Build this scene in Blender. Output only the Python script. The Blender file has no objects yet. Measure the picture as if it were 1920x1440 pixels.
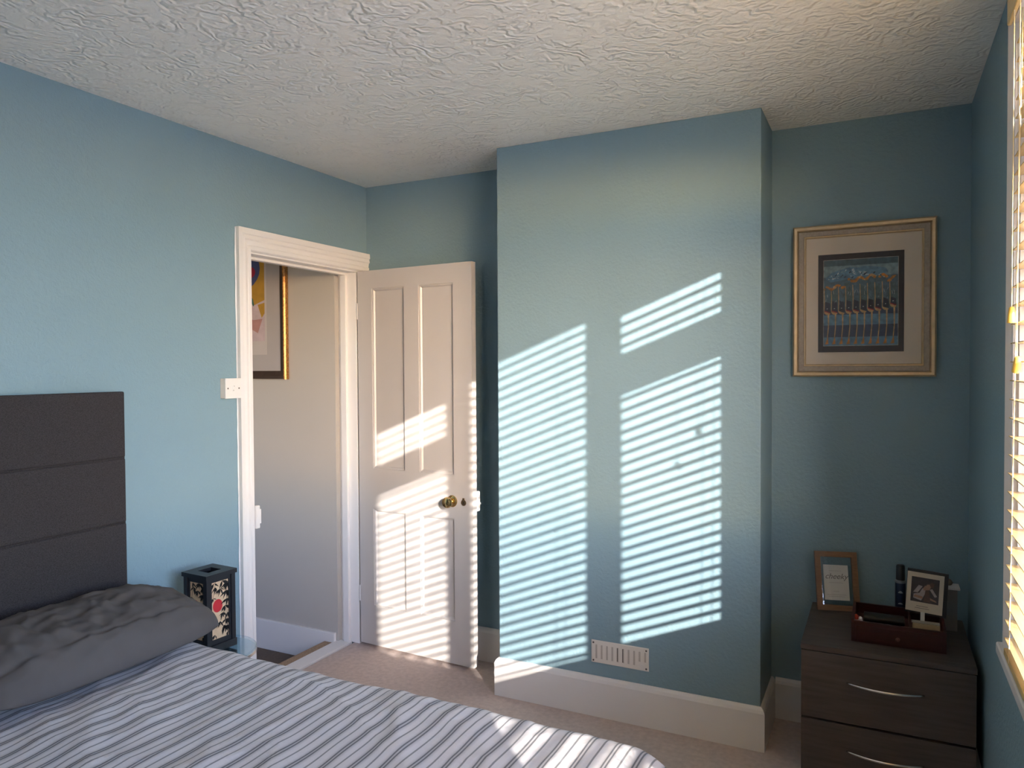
import bpy, bmesh, math, random
from mathutils import Vector, Matrix, noise
random.seed(7)
S = bpy.context.scene
COL = S.collection

# ------------------------------------------------------------------ camera
CAM_H = 1.4744
YAW, PITCH, ROLL = 0.4619, -0.0221, -0.0057
cy, sy, cp, sp = math.cos(YAW), math.sin(YAW), math.cos(PITCH), math.sin(PITCH)
FWD = Vector((-sy * cp, cy * cp, sp)); RGT = Vector((cy, sy, 0)); UPV = RGT.cross(FWD)
cr, sr = math.cos(ROLL), math.sin(ROLL)
R2 = cr * RGT + sr * UPV; U2 = -sr * RGT + cr * UPV
cam = bpy.data.cameras.new('camera'); cam.sensor_width = 36; cam.lens = 1393.03 / 1920 * 36
cam.clip_start = 0.02
co = bpy.data.objects.new('camera', cam); COL.objects.link(co)
M = Matrix((R2, U2, -FWD)).transposed().to_4x4(); M.translation = Vector((0, 0, CAM_H))
co.matrix_world = M
S.camera = co

# ------------------------------------------------------------------ light
SUN_DIR = Vector((-1, 1.0, -0.398)).normalized()
W = bpy.data.worlds.new('sky'); S.world = W; W.use_nodes = True
bg = W.node_tree.nodes['Background']
sk = W.node_tree.nodes.new('ShaderNodeTexSky'); sk.sky_type = 'NISHITA'; sk.sun_disc = False
sk.sun_elevation = math.radians(15.7); sk.sun_rotation = math.radians(135); sk.air_density = 1.0; sk.dust_density = 0.4; sk.ozone_density = 1.0
wb = W.node_tree.nodes.new('ShaderNodeMix'); wb.data_type = 'RGBA'; wb.blend_type = 'MULTIPLY'; wb.inputs[0].default_value = 1.0
wb.inputs[7].default_value = (0.95, 0.96, 1.20, 1)          # camera white balance on the sky light
W.node_tree.links.new(sk.outputs[0], wb.inputs[6]); W.node_tree.links.new(wb.outputs[2], bg.inputs[0]); bg.inputs[1].default_value = 1.35
sl = bpy.data.lights.new('sun', 'SUN'); sl.energy = 7.2; sl.angle = math.radians(0.53); sl.color = (1.0, 0.91, 0.82)
so = bpy.data.objects.new('sun', sl); COL.objects.link(so)
so.rotation_euler = SUN_DIR.to_track_quat('-Z', 'Y').to_euler(); so.location = (6, -4, 5)

def portal(name, loc, rot, sx, sy_):
    l = bpy.data.lights.new(name, 'AREA'); l.shape = 'RECTANGLE'; l.size = sx; l.size_y = sy_
    l.cycles.is_portal = True
    o = bpy.data.objects.new(name, l); COL.objects.link(o); o.location = loc; o.rotation_euler = rot
portal('sky_portal', (0.56, 1.165, 1.55), (0, math.radians(90), 0), 1.65, 2.05)
portal('landing_portal', (-3.3, 0.05, 1.45), (math.radians(90), 0, 0), 0.52, 1.42)

vs = S.view_settings
vs.view_transform = 'Standard'; vs.look = 'None'; vs.gamma = 1; vs.use_curve_mapping = False; vs.exposure = 1.1
S.cycles.max_bounces = 12; S.cycles.diffuse_bounces = 7; S.cycles.glossy_bounces = 4
S.cycles.transmission_bounces = 8; S.cycles.transparent_max_bounces = 12
S.cycles.caustics_reflective = True; S.cycles.sample_clamp_indirect = 8.0

# ------------------------------------------------------------------ room numbers
H = 2.45
XL, XR, YB, YC = -2.501, 0.296, 3.2654, 2.9495
CL, CR = -1.5384, -0.4114
YN = -0.95
SK, SKH = 0.018, 0.168

# ------------------------------------------------------------------ materials
MATS = {}
def mat(name, col, rough=0.6, var=0.06, vscale=6.0, bump=0.0, bscale=200.0, metal=0.0, spec=0.5, stretch=None, bdist=0.002, sheen=0.0):
    if name in MATS: return MATS[name]
    m = bpy.data.materials.new(name); m.use_nodes = True; nt = m.node_tree; N = nt.nodes; L = nt.links
    p = N['Principled BSDF']
    p.inputs['Roughness'].default_value = rough; p.inputs['Metallic'].default_value = metal
    p.inputs['Specular IOR Level'].default_value = spec
    if sheen: p.inputs['Sheen Weight'].default_value = sheen
    tc = N.new('ShaderNodeTexCoord'); mp = N.new('ShaderNodeMapping')
    L.new(tc.outputs['Object'], mp.inputs['Vector'])
    if stretch: mp.inputs['Scale'].default_value = stretch
    n = N.new('ShaderNodeTexNoise'); n.inputs['Scale'].default_value = vscale; n.inputs['Detail'].default_value = 5
    L.new(mp.outputs[0], n.inputs['Vector'])
    r = N.new('ShaderNodeValToRGB')
    a = [max(0, c * (1 - var)) for c in col]; b = [min(1, c * (1 + var)) for c in col]
    r.color_ramp.elements[0].position = 0.3; r.color_ramp.elements[1].position = 0.7
    r.color_ramp.elements[0].color = (*a, 1); r.color_ramp.elements[1].color = (*b, 1)
    L.new(n.outputs['Fac'], r.inputs['Fac']); L.new(r.outputs['Color'], p.inputs['Base Color'])
    if bump:
        n2 = N.new('ShaderNodeTexNoise'); n2.inputs['Scale'].default_value = bscale; n2.inputs['Detail'].default_value = 3
        L.new(mp.outputs[0], n2.inputs['Vector'])
        bm = N.new('ShaderNodeBump'); bm.inputs['Strength'].default_value = bump; bm.inputs['Distance'].default_value = bdist
        L.new(n2.outputs['Fac'], bm.inputs['Height']); L.new(bm.outputs['Normal'], p.inputs['Normal'])
    MATS[name] = m
    return m

BLUE = (0.218, 0.335, 0.392)
wall_m = mat('blue_wall_paint', BLUE, 0.5, 0.025, 1.5, 0.55, 85, bdist=0.004)
white_m = mat('white_gloss_paint', (0.78, 0.76, 0.745), 0.32, 0.02, 3, 0.06, 60, bdist=0.001)
door_m = mat('darkened_door_white', (0.555, 0.53, 0.515), 0.3, 0.02, 3, 0.06, 60, bdist=0.001)  # trim white darkened for the door, offsetting its strong light in the colour
hall_m = mat('hall_wall_paint', (0.475, 0.445, 0.405), 0.7, 0.02, 2, 0.1, 120)
upvc_m = mat('white_window_plastic', (0.80, 0.78, 0.76), 0.3, 0.01)
carpet_m = mat('mauve_carpet', (0.56, 0.465, 0.43), 0.95, 0.10, 45, 0.6, 420, bdist=0.003, spec=0.1)
tan_m = mat('tan_carpet', (0.40, 0.29, 0.20), 0.95, 0.3, 260, 0.8, 420, bdist=0.005, spec=0.1)
dark_floor_m = mat('brown_landing_carpet', (0.16, 0.125, 0.105), 0.95, 0.12, 90, 0.6, 400, spec=0.1)
char_m = mat('charcoal_weave', (0.040, 0.036, 0.038), 0.9, 0.5, 260, 0.5, 520, stretch=(1, 1, 3.0), bdist=0.0015, spec=0.2)
pillow_m = mat('grey_cotton', (0.108, 0.096, 0.091), 0.85, 0.05, 12, 0.3, 900, bdist=0.0006, spec=0.2)
divan_m = mat('grey_divan_cloth', (0.16, 0.155, 0.16), 0.9, 0.1, 300)
matt_m = mat('mattress_ticking', (0.7, 0.69, 0.67), 0.85, 0.03)
slat_m = mat('honey_wood', (0.86, 0.63, 0.28), 0.26, 0.10, 9, stretch=(14, 1.0, 30), spec=1.0)
cord_m = mat('cream_cord', (0.80, 0.68, 0.42), 0.7, 0.05)
tassel_m = mat('yellow_wood_tassel', (0.80, 0.53, 0.10), 0.35, 0.08)
brass_m = mat('polished_brass', (0.78, 0.55, 0.24), 0.16, 0.03, metal=1.0)
dbrass_m = mat('aged_brass', (0.30, 0.20, 0.11), 0.35, 0.1, metal=1.0)
chrome_m = mat('satin_chrome', (0.75, 0.74, 0.72), 0.2, 0.01, metal=1.0)
chest_m = mat('grey_brown_wood', (0.082, 0.064, 0.058), 0.5, 0.22, 5, stretch=(1.2, 8, 14))
gap_m = mat('dark_gap', (0.012, 0.010, 0.010), 0.8, 0.0)
black_m = mat('black_lacquer', (0.012, 0.013, 0.018), 0.4, 0.1)
paper_m = mat('cream_rice_paper', (0.70, 0.50, 0.31), 0.8, 0.08, 40)
red_m = mat('red_print', (0.62, 0.025, 0.035), 0.7, 0.06)
ink_m = mat('black_print', (0.012, 0.012, 0.012), 0.7, 0.0)
ivory_m = mat('ivory_plastic', (0.74, 0.70, 0.64), 0.4, 0.01)
screw_m = mat('dull_screw', (0.12, 0.10, 0.09), 0.5, 0.05, metal=0.6)
vent_back_m = mat('vent_shutter', (0.50, 0.46, 0.41), 0.6, 0.02)
plast_m = mat('white_plastic', (0.80, 0.78, 0.75), 0.35, 0.01)
caulk_m = mat('white_caulk', (0.80, 0.82, 0.84), 0.6, 0.02)

def glass(name, tint=(1, 1, 1), rough=0.0):
    m = bpy.data.materials.new(name); m.use_nodes = True; nt = m.node_tree; N = nt.nodes; L = nt.links
    N.remove(N['Principled BSDF'])
    t = N.new('ShaderNodeBsdfTransparent'); t.inputs[0].default_value = (*tint, 1)
    g = N.new('ShaderNodeBsdfGlossy'); g.inputs['Roughness'].default_value = rough
    f = N.new('ShaderNodeFresnel'); f.inputs[0].default_value = 1.45
    ge = N.new('ShaderNodeNewGeometry'); mu = N.new('ShaderNodeMath'); mu.operation = 'MULTIPLY_ADD'
    mu.inputs[1].default_value = 1 / 1.45 - 1.45; mu.inputs[2].default_value = 1.45
    L.new(ge.outputs['Backfacing'], mu.inputs[0]); L.new(mu.outputs[0], f.inputs[0])     # same loss entering and leaving the pane
    x = N.new('ShaderNodeMixShader')
    L.new(f.outputs[0], x.inputs[0]); L.new(t.outputs[0], x.inputs[1]); L.new(g.outputs[0], x.inputs[2])
    L.new(x.outputs[0], N['Material Output'].inputs[0])
    return m
glass_m = glass('clear_glass')
table_glass_m = glass('pale_blue_glass', (0.86, 0.93, 0.97), 0.02)

def ceiling_material():
    m = bpy.data.materials.new('swirled_textured_ceiling'); m.use_nodes = True; nt = m.node_tree; N = nt.nodes; L = nt.links
    p = N['Principled BSDF']; p.inputs['Base Color'].default_value = (0.97, 0.92, 0.85, 1); p.inputs['Roughness'].default_value = 0.38
    p.inputs['Specular IOR Level'].default_value = 0.3
    tc = N.new('ShaderNodeTexCoord')
    def math_(op, a, b=None):
        n = N.new('ShaderNodeMath'); n.operation = op
        for i, v in enumerate((a, b)):
            if v is None: continue
            if isinstance(v, (int, float)): n.inputs[i].default_value = v
            else: L.new(v, n.inputs[i])
        return n.outputs[0]
    nz = N.new('ShaderNodeTexNoise'); nz.inputs['Scale'].default_value = 9; nz.inputs['Detail'].default_value = 3
    L.new(tc.outputs['Object'], nz.inputs['Vector'])
    sub = N.new('ShaderNodeVectorMath'); sub.operation = 'SUBTRACT'; sub.inputs[1].default_value = (0.5, 0.5, 0.5)
    L.new(nz.outputs['Color'], sub.inputs[0])
    sc = N.new('ShaderNodeVectorMath'); sc.operation = 'SCALE'; sc.inputs['Scale'].default_value = 0.10
    L.new(sub.outputs[0], sc.inputs[0])
    add = N.new('ShaderNodeVectorMath'); add.operation = 'ADD'
    L.new(tc.outputs['Object'], add.inputs[0]); L.new(sc.outputs[0], add.inputs[1])
    hs = []
    for scale, freq, off in ((4.2, 470, 0.0), (7.0, 560, 3.7)):
        mp = N.new('ShaderNodeMapping'); mp.inputs['Location'].default_value = (off, off * 0.6, 0)
        L.new(add.outputs[0], mp.inputs['Vector'])
        v = N.new('ShaderNodeTexVoronoi'); v.inputs['Scale'].default_value = scale; v.voronoi_dimensions = '2D'
        L.new(mp.outputs[0], v.inputs['Vector'])
        d = N.new('ShaderNodeVectorMath'); d.operation = 'DISTANCE'
        L.new(mp.outputs[0], d.inputs[0]); L.new(v.outputs['Position'], d.inputs[1])
        s = math_('SINE', math_('MULTIPLY', d.outputs['Value'], freq))
        mk = N.new('ShaderNodeTexNoise'); mk.inputs['Scale'].default_value = 14; mk.inputs['Detail'].default_value = 4
        L.new(mp.outputs[0], mk.inputs['Vector'])
        rr = N.new('ShaderNodeMapRange'); rr.inputs[1].default_value = 0.42; rr.inputs[2].default_value = 0.58
        L.new(mk.outputs['Fac'], rr.inputs[0])
        hs.append(math_('MULTIPLY', s, rr.outputs[0]))
    n3 = N.new('ShaderNodeTexNoise'); n3.inputs['Scale'].default_value = 55; n3.inputs['Detail'].default_value = 5
    L.new(add.outputs[0], n3.inputs['Vector'])
    h = math_('ADD', math_('ADD', hs[0], hs[1]), math_('MULTIPLY', n3.outputs['Fac'], 1.1))
    bm = N.new('ShaderNodeBump'); bm.inputs['Strength'].default_value = 0.48; bm.inputs['Distance'].default_value = 0.0038
    L.new(h, bm.inputs['Height']); L.new(bm.outputs['Normal'], p.inputs['Normal'])
    return m
ceil_m = ceiling_material()

def duvet_material():
    m = bpy.data.materials.new('striped_cotton'); m.use_nodes = True; nt = m.node_tree; N = nt.nodes; L = nt.links
    p = N['Principled BSDF']; p.inputs['Roughness'].default_value = 0.85; p.inputs['Specular IOR Level'].default_value = 0.15
    uv = N.new('ShaderNodeUVMap'); uv.uv_map = 'cloth'
    sep = N.new('ShaderNodeSeparateXYZ'); L.new(uv.outputs[0], sep.inputs[0])
    def mth(op, a, b=None):
        n = N.new('ShaderNodeMath'); n.operation = op
        for i, v in enumerate((a, b)):
            if v is None: continue
            if isinstance(v, (int, float)): n.inputs[i].default_value = v
            else: L.new(v, n.inputs[i])
        return n.outputs[0]
    fr = mth('FRACT', mth('DIVIDE', sep.outputs['X'], 0.066))
    r = N.new('ShaderNodeValToRGB'); cr_ = r.color_ramp; cr_.interpolation = 'LINEAR'
    base = (0.60, 0.59, 0.605, 1); dk = (0.17, 0.172, 0.185, 1); md = (0.27, 0.275, 0.29, 1); wh = (0.68, 0.67, 0.685, 1)
    gy = (0.48, 0.475, 0.49, 1)
    E_ = [(0.0, wh), (0.08, base), (0.14, gy), (0.16, dk), (0.205, dk), (0.225, gy), (0.275, gy), (0.295, dk), (0.34, dk), (0.36, gy), (0.43, base),
          (0.50, wh), (0.68, wh), (0.705, md), (0.755, md), (0.775, wh), (0.99, wh)]
    while len(cr_.elements) < len(E_): cr_.elements.new(0.5)
    for e, (pos, c) in zip(cr_.elements, E_): e.position = pos; e.color = c
    L.new(fr, r.inputs['Fac'])
    nz = N.new('ShaderNodeTexNoise'); nz.inputs['Scale'].default_value = 260
    L.new(uv.outputs[0], nz.inputs['Vector'])
    mx = N.new('ShaderNodeMix'); mx.data_type = 'RGBA'; mx.blend_type = 'MULTIPLY'; mx.inputs[0].default_value = 0.25
    L.new(r.outputs['Color'], mx.inputs[6]); L.new(nz.outputs['Color'], mx.inputs[7])
    L.new(r.outputs['Color'], p.inputs['Base Color'])
    n2 = N.new('ShaderNodeTexNoise'); n2.inputs['Scale'].default_value = 24; n2.inputs['Detail'].default_value = 6
    L.new(uv.outputs[0], n2.inputs['Vector'])
    b = N.new('ShaderNodeBump'); b.inputs['Strength'].default_value = 0.35; b.inputs['Distance'].default_value = 0.012
    L.new(n2.outputs['Fac'], b.inputs['Height']); L.new(b.outputs['Normal'], p.inputs['Normal'])
    return m
duvet_m = duvet_material()

# ------------------------------------------------------------------ builders
class MB:
    def __init__(s): s.v = []; s.f = []; s.mi = []
    def box(s, x0, x1, y0, y1, z0, z1, mi=0):
        i = len(s.v)
        s.v += [(x0, y0, z0), (x1, y0, z0), (x1, y1, z0), (x0, y1, z0), (x0, y0, z1), (x1, y0, z1), (x1, y1, z1), (x0, y1, z1)]
        for q in ((0, 3, 2, 1), (4, 5, 6, 7), (0, 1, 5, 4), (1, 2, 6, 5), (2, 3, 7, 6), (3, 0, 4, 7)):
            s.f.append([i + k for k in q]); s.mi.append(mi)
        return s
    def prism(s, prof, a0, a1, axis, mi=0, m0=None, m1=None):
        """closed profile [(p,q)] swept from a0 to a1 along axis; m0/m1: per-point end shift (mitre)"""
        i = len(s.v); n = len(prof)
        for a, ms in ((a0, m0), (a1, m1)):
            for (p_, q_) in prof:
                aa = a + (ms(p_, q_) if ms else 0)
                s.v.append({'x': (aa, p_, q_), 'y': (p_, aa, q_), 'z': (p_, q_, aa)}[axis])
        for k in range(n):
            s.f.append([i + k, i + (k + 1) % n, i + n + (k + 1) % n, i + n + k]); s.mi.append(mi)
        s.f.append([i + k for k in range(n)][::-1]); s.mi.append(mi)
        s.f.append([i + n + k for k in range(n)]); s.mi.append(mi)
        return s
    def lathe(s, prof, c, axis, seg=24, mi=0):
        """profile [(r, t)] turned about axis direction through c"""
        ax = Vector(axis).normalized(); a = ax.orthogonal().normalized(); b = ax.cross(a)
        i = len(s.v); n = len(prof); c = Vector(c)
        for (r, t) in prof:
            for k in range(seg):
                an = 2 * math.pi * k / seg
                s.v.append(tuple(c + ax * t + (a * math.cos(an) + b * math.sin(an)) * r))
        for j in range(n - 1):
            for k in range(seg):
                s.f.append([i + j * seg + k, i + j * seg + (k + 1) % seg, i + (j + 1) * seg + (k + 1) % seg, i + (j + 1) * seg + k]); s.mi.append(mi)
        s.f.append([i + k for k in range(seg)][::-1]); s.mi.append(mi)
        s.f.append([i + (n - 1) * seg + k for k in range(seg)]); s.mi.append(mi)
        return s
    def tube(s, pts, rad, seg=8, mi=0):
        i = len(s.v); pts = [Vector(q) for q in pts]; n = len(pts)
        for j, q in enumerate(pts):
            t = (pts[min(j + 1, n - 1)] - pts[max(j - 1, 0)]).normalized()
            a = t.cross(Vector((0, 0, 1)) if abs(t.z) < 0.9 else Vector((0, 1, 0))).normalized(); b = t.cross(a)
            r = rad[j] if isinstance(rad, (list, tuple)) else rad
            for k in range(seg):
                an = 2 * math.pi * k / seg; s.v.append(tuple(q + (a * math.cos(an) + b * math.sin(an)) * r))
        for j in range(n - 1):
            for k in range(seg):
                s.f.append([i + j * seg + k, i + j * seg + (k + 1) % seg, i + (j + 1) * seg + (k + 1) % seg, i + (j + 1) * seg + k]); s.mi.append(mi)
        s.f.append([i + k for k in range(seg)][::-1]); s.mi.append(mi)
        s.f.append([i + (n - 1) * seg + k for k in range(seg)]); s.mi.append(mi)
        return s
    def poly(s, pts, mi=0):
        i = len(s.v); s.v += [tuple(q) for q in pts]; s.f.append(list(range(i, i + len(pts)))); s.mi.append(mi); return s
    def build(s, name, m, parent=None, bevel=0, seg=2, smooth=False, loc=None, rot=None):
        me = bpy.data.meshes.new(name); me.from_pydata(s.v, [], s.f)
        ms = m if isinstance(m, (list, tuple)) else [m]
        for x in ms: me.materials.append(x)
        for pl, k in zip(me.polygons, s.mi): pl.material_index = k
        bm = bmesh.new(); bm.from_mesh(me)
        bmesh.ops.recalc_face_normals(bm, faces=bm.faces)
        if bevel:
            es = [e for e in bm.edges if len(e.link_faces) == 2 and e.calc_face_angle(0) > 0.5]
            bmesh.ops.bevel(bm, geom=es, offset=bevel, segments=seg, affect='EDGES', profile=0.7, clamp_overlap=True)
        bm.to_mesh(me); bm.free()
        if smooth:
            me.shade_smooth()
            if smooth == 'angle':
                me.set_sharp_from_angle(angle=math.radians(35))
        o = bpy.data.objects.new(name, me); COL.objects.link(o)
        if parent: o.parent = parent
        if loc: o.location = loc
        if rot: o.rotation_euler = rot
        return o

def tag(o, label=None, cat=None, group=None, kind=None):
    if label: o['label'] = label
    if cat: o['category'] = cat
    if group: o['group'] = group
    if kind: o['kind'] = kind
    return o
def struct(o): o['kind'] = 'structure'; return o
def empty(name, loc=(0, 0, 0), rz=0.0, rot=None):
    o = bpy.data.objects.new(name, None); COL.objects.link(o); o.location = loc
    o.rotation_euler = rot if rot else (0, 0, rz); o.empty_display_size = 0.05
    return o
def thing(name, label, cat, loc=(0, 0, 0), rz=0.0, group=None, rot=None):
    return tag(empty(name, loc, rz, rot), label, cat, group)
def bx(name, x0, x1, y0, y1, z0, z1, m, parent=None, bevel=0, seg=2, **k):
    return MB().box(x0, x1, y0, y1, z0, z1).build(name, m, parent, bevel, seg, **k)

# ------------------------------------------------------------------ room shell
T = 0.12
XO = -2.62            # hall side of the left wall
DY0, DY1, DZ = 2.412, 3.196, 2.004   # rough door opening
WY0, WY1, WZ0, WZ1 = 0.18, 2.15, 0.755, 2.34   # window opening

struct(bx('floor', XL - 0.034, XR + 0.3, YN - T, YB + T, -0.15, 0, carpet_m))
struct(bx('ceiling', -4.1, XR + 0.3, YN - T, YB + T, H, H + 0.1, ceil_m))
w = MB()
w.box(XO, XL, YN - T, DY0, -0.15, H); w.box(XO, XL, DY1, YB + T, -0.15, H); w.box(XO, XL, DY0, DY1, DZ, H)
struct(w.build('wall_left', [wall_m]))
struct(bx('wall_back', XL, XR + 0.3, YB, YB + T, 0, H, wall_m))
struct(bx('wall_chimney', CL, CR, YC, YB, 0, H, wall_m, bevel=0.004))
w = MB()
w.box(XR, XR + 0.26, YN - T, WY0, 0, H); w.box(XR, XR + 0.26, WY1, YB + T, 0, H)
w.box(XR, XR + 0.26, WY0, WY1, 0, WZ0); w.box(XR, XR + 0.26, WY0, WY1, WZ1, H)
struct(w.build('wall_right', wall_m))
struct(bx('wall_front', XO, XR + 0.3, YN - T, YN, 0, H, mat('plain_white_wall', (0.86, 0.84, 0.81), 0.7, 0.02)))  # unseen wall, coloured white to bounce more light into the room

# unseen block added outside the window to keep sky light off the alcove
blocker_m = mat('sky_blocker_brown', (0.20, 0.10, 0.07), 0.9, 0.25, 12, 0.5, 60)
struct(bx('wall_sky_blocker', XR + 0.262, 1.62, -4.5, -1.08, -0.5, 3.4, blocker_m))
bounce_m = mat('pale_bounce_slab', (0.80, 0.71, 0.60), 0.9, 0.08, 1.5)
struct(bx('bounce_slab_outside', XR + 0.262, 30, -30, 30, -0.62, -0.5, bounce_m))  # unseen pale slab added below the window to bounce light onto the ceiling
# landing beyond the door
HY = 3.14
LZ = -0.118
w = MB(); w.box(-4.1, XO, HY, HY + T, LZ - 0.05, H)
struct(w.build('wall_landing', hall_m))
struct(bx('wall_landing_far', -4.1, -4.0, 0.0, HY, LZ - 0.05, H, hall_m))
w = MB(); w.box(-4.1, XO, 0.0, 0.1, LZ - 0.05, 0.75); w.box(-4.1, XO, 0.0, 0.1, 2.15, H)
w.box(-4.1, -3.55, 0.0, 0.1, 0.75, 2.15); w.box(-3.05, XO, 0.0, 0.1, 0.75, 2.15)  # opening put into this unseen wall to let daylight onto the landing
struct(w.build('wall_landing_end', hall_m))
struct(bx('wall_landing_near', XO - 0.012, XO, 0.1, DY0 - 0.03, LZ, H, hall_m))
struct(bx('floor_landing', -4.1, XO - 0.08, 0.0, HY, LZ - 0.1, LZ, dark_floor_m))
struct(bx('baseboard_landing', -4.0, XO - 0.012, HY - SK, HY, LZ, LZ + 0.168, white_m, bevel=0.005))

# doorway step: tan carpet nosing and pale threshold bar
step = struct(empty('trim_doorstep', (0, 0, 0)))
bx('carpet_nosing', -2.702, -2.634, DY0 + 0.03, DY1 - 0.055, LZ, -0.002, tan_m, step, bevel=0.008, seg=3)
bx('threshold_bar', -2.636, -2.548, DY0 + 0.03, DY1 - 0.028, -0.149, 0.005, white_m, step, bevel=0.003)

# ------------------------------------------------------------------ skirting boards
def skirt_prof(face, out, h=SKH):   # face: wall plane, out: +1/-1 direction into the room
    o = face + out * SK
    return [(face, 0.0), (o, 0.0), (o, h - 0.022), (face + out * SK * 0.75, h - 0.010), (face + out * SK * 0.45, h - 0.003), (face + out * 0.004, h), (face, h)]
def skirt_y(name, face, a0, a1, **k): return struct(MB().prism(skirt_prof(face, -1), a0, a1, 'x', **k).build(name, white_m))
def skirt_x(name, face, out, a0, a1, **k): return struct(MB().prism(skirt_prof(face, out), a0, a1, 'y', **k).build(name, white_m))
skirt_y('baseboard_chimney', YC, CL, CR, m0=lambda p_, q_: -(YC - p_), m1=lambda p_, q_: (YC - p_))
skirt_x('baseboard_chimney_left', CL, -1, YC, YB, m0=lambda p_, q_: -(CL - p_))
skirt_x('baseboard_chimney_right', CR, 1, YC, YB, m0=lambda p_, q_: -(p_ - CR))
skirt_y('baseboard_back_left', YB, XL, CL - SK)
skirt_y('baseboard_back_right', YB, CR + SK, XR)
skirt_x('baseboard_left', XL, 1, YN, 2.34)
skirt_x('baseboard_right', XR, -1, YN, YB - SK)

# ------------------------------------------------------------------ door lining and architrave
tr = struct(empty('trim_doorframe', (0, 0, 0)))
JY0, JY1, JZ = 2.44, 3.170, 1.984
bx('jamb', XO - 0.004, XL + 0.002, DY0, JY0, 0.0, JZ, white_m, tr, bevel=0.002)
bx('jamb', XO - 0.004, XL + 0.002, JY1, DY1, 0.0, JZ, white_m, tr, bevel=0.002)
bx('jamb_head', XO - 0.004, XL + 0.002, DY0, DY1, JZ, DZ, white_m, tr, bevel=0.002)
bx('door_stop', -2.594, -2.558, JY1 - 0.017, JY1, 0.0, JZ, white_m, tr, bevel=0.002)
bx('door_stop', -2.592, -2.556, JY0, JY0 + 0.013, 0.0, JZ, white_m, tr, bevel=0.002)
bx('door_stop_head', -2.592, -2.556, JY0, JY1, JZ - 0.013, JZ, white_m, tr, bevel=0.002)
# moulded architrave: profile across width t (0 = outer, 1 = inner) with projection
AP = [(0.0, 0.0), (0.0, 0.023), (0.022, 0.024), (0.026, 0.019), (0.040, 0.022), (0.046, 0.016), (0.062, 0.013), (0.066, 0.017), (0.080, 0.017), (0.084, 0.012), (0.088, 0.0)]
AY, AZ = 2.35, 2.09
def arch_left(sgn=1):
    prof = [(XL + d, AY + t * 0.92) for t, d in AP]
    return MB().prism(prof, 0.0, AZ, 'z', m1=lambda p_, q_: -(q_ - AY) / 0.92 * 1.13)
arch_left().build('architrave', white_m, tr)
prof = [(XL + d, AZ - t * 1.13) for t, d in AP]
MB().prism(prof, AY, YB - 0.001, 'y', m0=lambda p_, q_: (AZ - q_) / 1.13 * 0.92).build('architrave_head', white_m, tr)
MB().prism([(XL + 0.0, 3.205), (XL + 0.010, 3.205), (XL + 0.012, 3.215), (XL + 0.013, YB - 0.001), (XL, YB - 0.001)], 0.0, AZ - 0.10, 'z').build('architrave', white_m, tr)
# wavy bead of filler where architrave meets the wall
v = MB(); pts = []
for k in range(60):
    z = 0.01 + k * (2.075 / 59)
    wv = 0.003 + 0.006 * max(0, noise.noise(Vector((z * 7, 3.1, 0)))) + 0.002 * noise.noise(Vector((z * 31, 0, 1)))
    pts.append((z, wv))
for a, b in zip(pts[:-1], pts[1:]):
    v.poly([(XL + 0.002, AY - a[1], a[0]), (XL + 0.006, AY + 0.001, a[0]), (XL + 0.006, AY + 0.001, b[0]), (XL + 0.002, AY - b[1], b[0])])
v.build('caulk_bead', caulk_m, tr)
# keep for the rim latch on the jamb edge
kp = MB().box(XL + 0.005, XL + 0.024, 2.428, 2.452, 0.765, 0.868).build('latch_keep', white_m, tr, bevel=0.008, seg=3)
bx('keep_cap', XL + 0.006, XL + 0.022, 2.45, 2.459, 0.785, 0.85, white_m, kp, bevel=0.003)

# ------------------------------------------------------------------ door
DW, DH, DT = 0.7225, 1.972, 0.035
ang = math.atan2(3.116 - 3.166, -1.766 + 2.487)
door = struct(empty('door_1', (-2.4865, 3.1655, 0.014), ang))
PU = [(0.096, 0.309), (0.402, 0.613)]; PZ = [(0.212, 0.722), (0.935, 1.878)]
v = MB()
for a, b in ((0, PU[0][0]), (PU[1][1], DW)): v.box(a, b, 0, DT, 0, DH)
for a, b in ((0, PZ[0][0]), (PZ[0][1], PZ[1][0]), (PZ[1][1], DH)): v.box(PU[0][0], PU[1][1], 0, DT, a, b)
for (a, b) in PZ: v.box(PU[0][1], PU[1][0], 0, DT, a, b)
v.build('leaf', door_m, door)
for (u0, u1) in PU:
    for (z0, z1) in PZ:
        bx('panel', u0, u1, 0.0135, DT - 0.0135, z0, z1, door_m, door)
        mo = MB()
        wd = 0.014
        pr = [(0.0, 0.0055), (0.004, 0.0045), (0.009, 0.0065), (wd, 0.0115), (wd, 0.0135), (0.0, 0.0135)]
        mo.prism([(u0 + t, d) for t, d in pr], z0, z1, 'z', m0=lambda p_, q_, u0=u0: (p_ - u0), m1=lambda p_, q_, u0=u0: -(p_ - u0))
        mo.prism([(u1 - t, d) for t, d in pr], z0, z1, 'z', m0=lambda p_, q_, u1=u1: (u1 - p_), m1=lambda p_, q_, u1=u1: -(u1 - p_))
        mo.prism([(d, z0 + t) for t, d in pr], u0, u1, 'x', m0=lambda p_, q_, z0=z0: (q_ - z0), m1=lambda p_, q_, z0=z0: -(q_ - z0))
        mo.prism([(d, z1 - t) for t, d in pr], u0, u1, 'x', m0=lambda p_, q_, z1=z1: (z1 - q_), m1=lambda p_, q_, z1=z1: -(z1 - q_))
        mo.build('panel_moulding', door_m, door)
KZ = 0.806
kn = MB().lathe([(0.010, -0.003), (0.010, 0.026), (0.016, 0.030), (0.0255, 0.038), (0.0275, 0.046), (0.024, 0.054), (0.014, 0.058), (0.002, 0.059)], (0.602, 0, KZ), (0, -1, 0), 28).build('door_knob', brass_m, door, smooth='angle')
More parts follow.
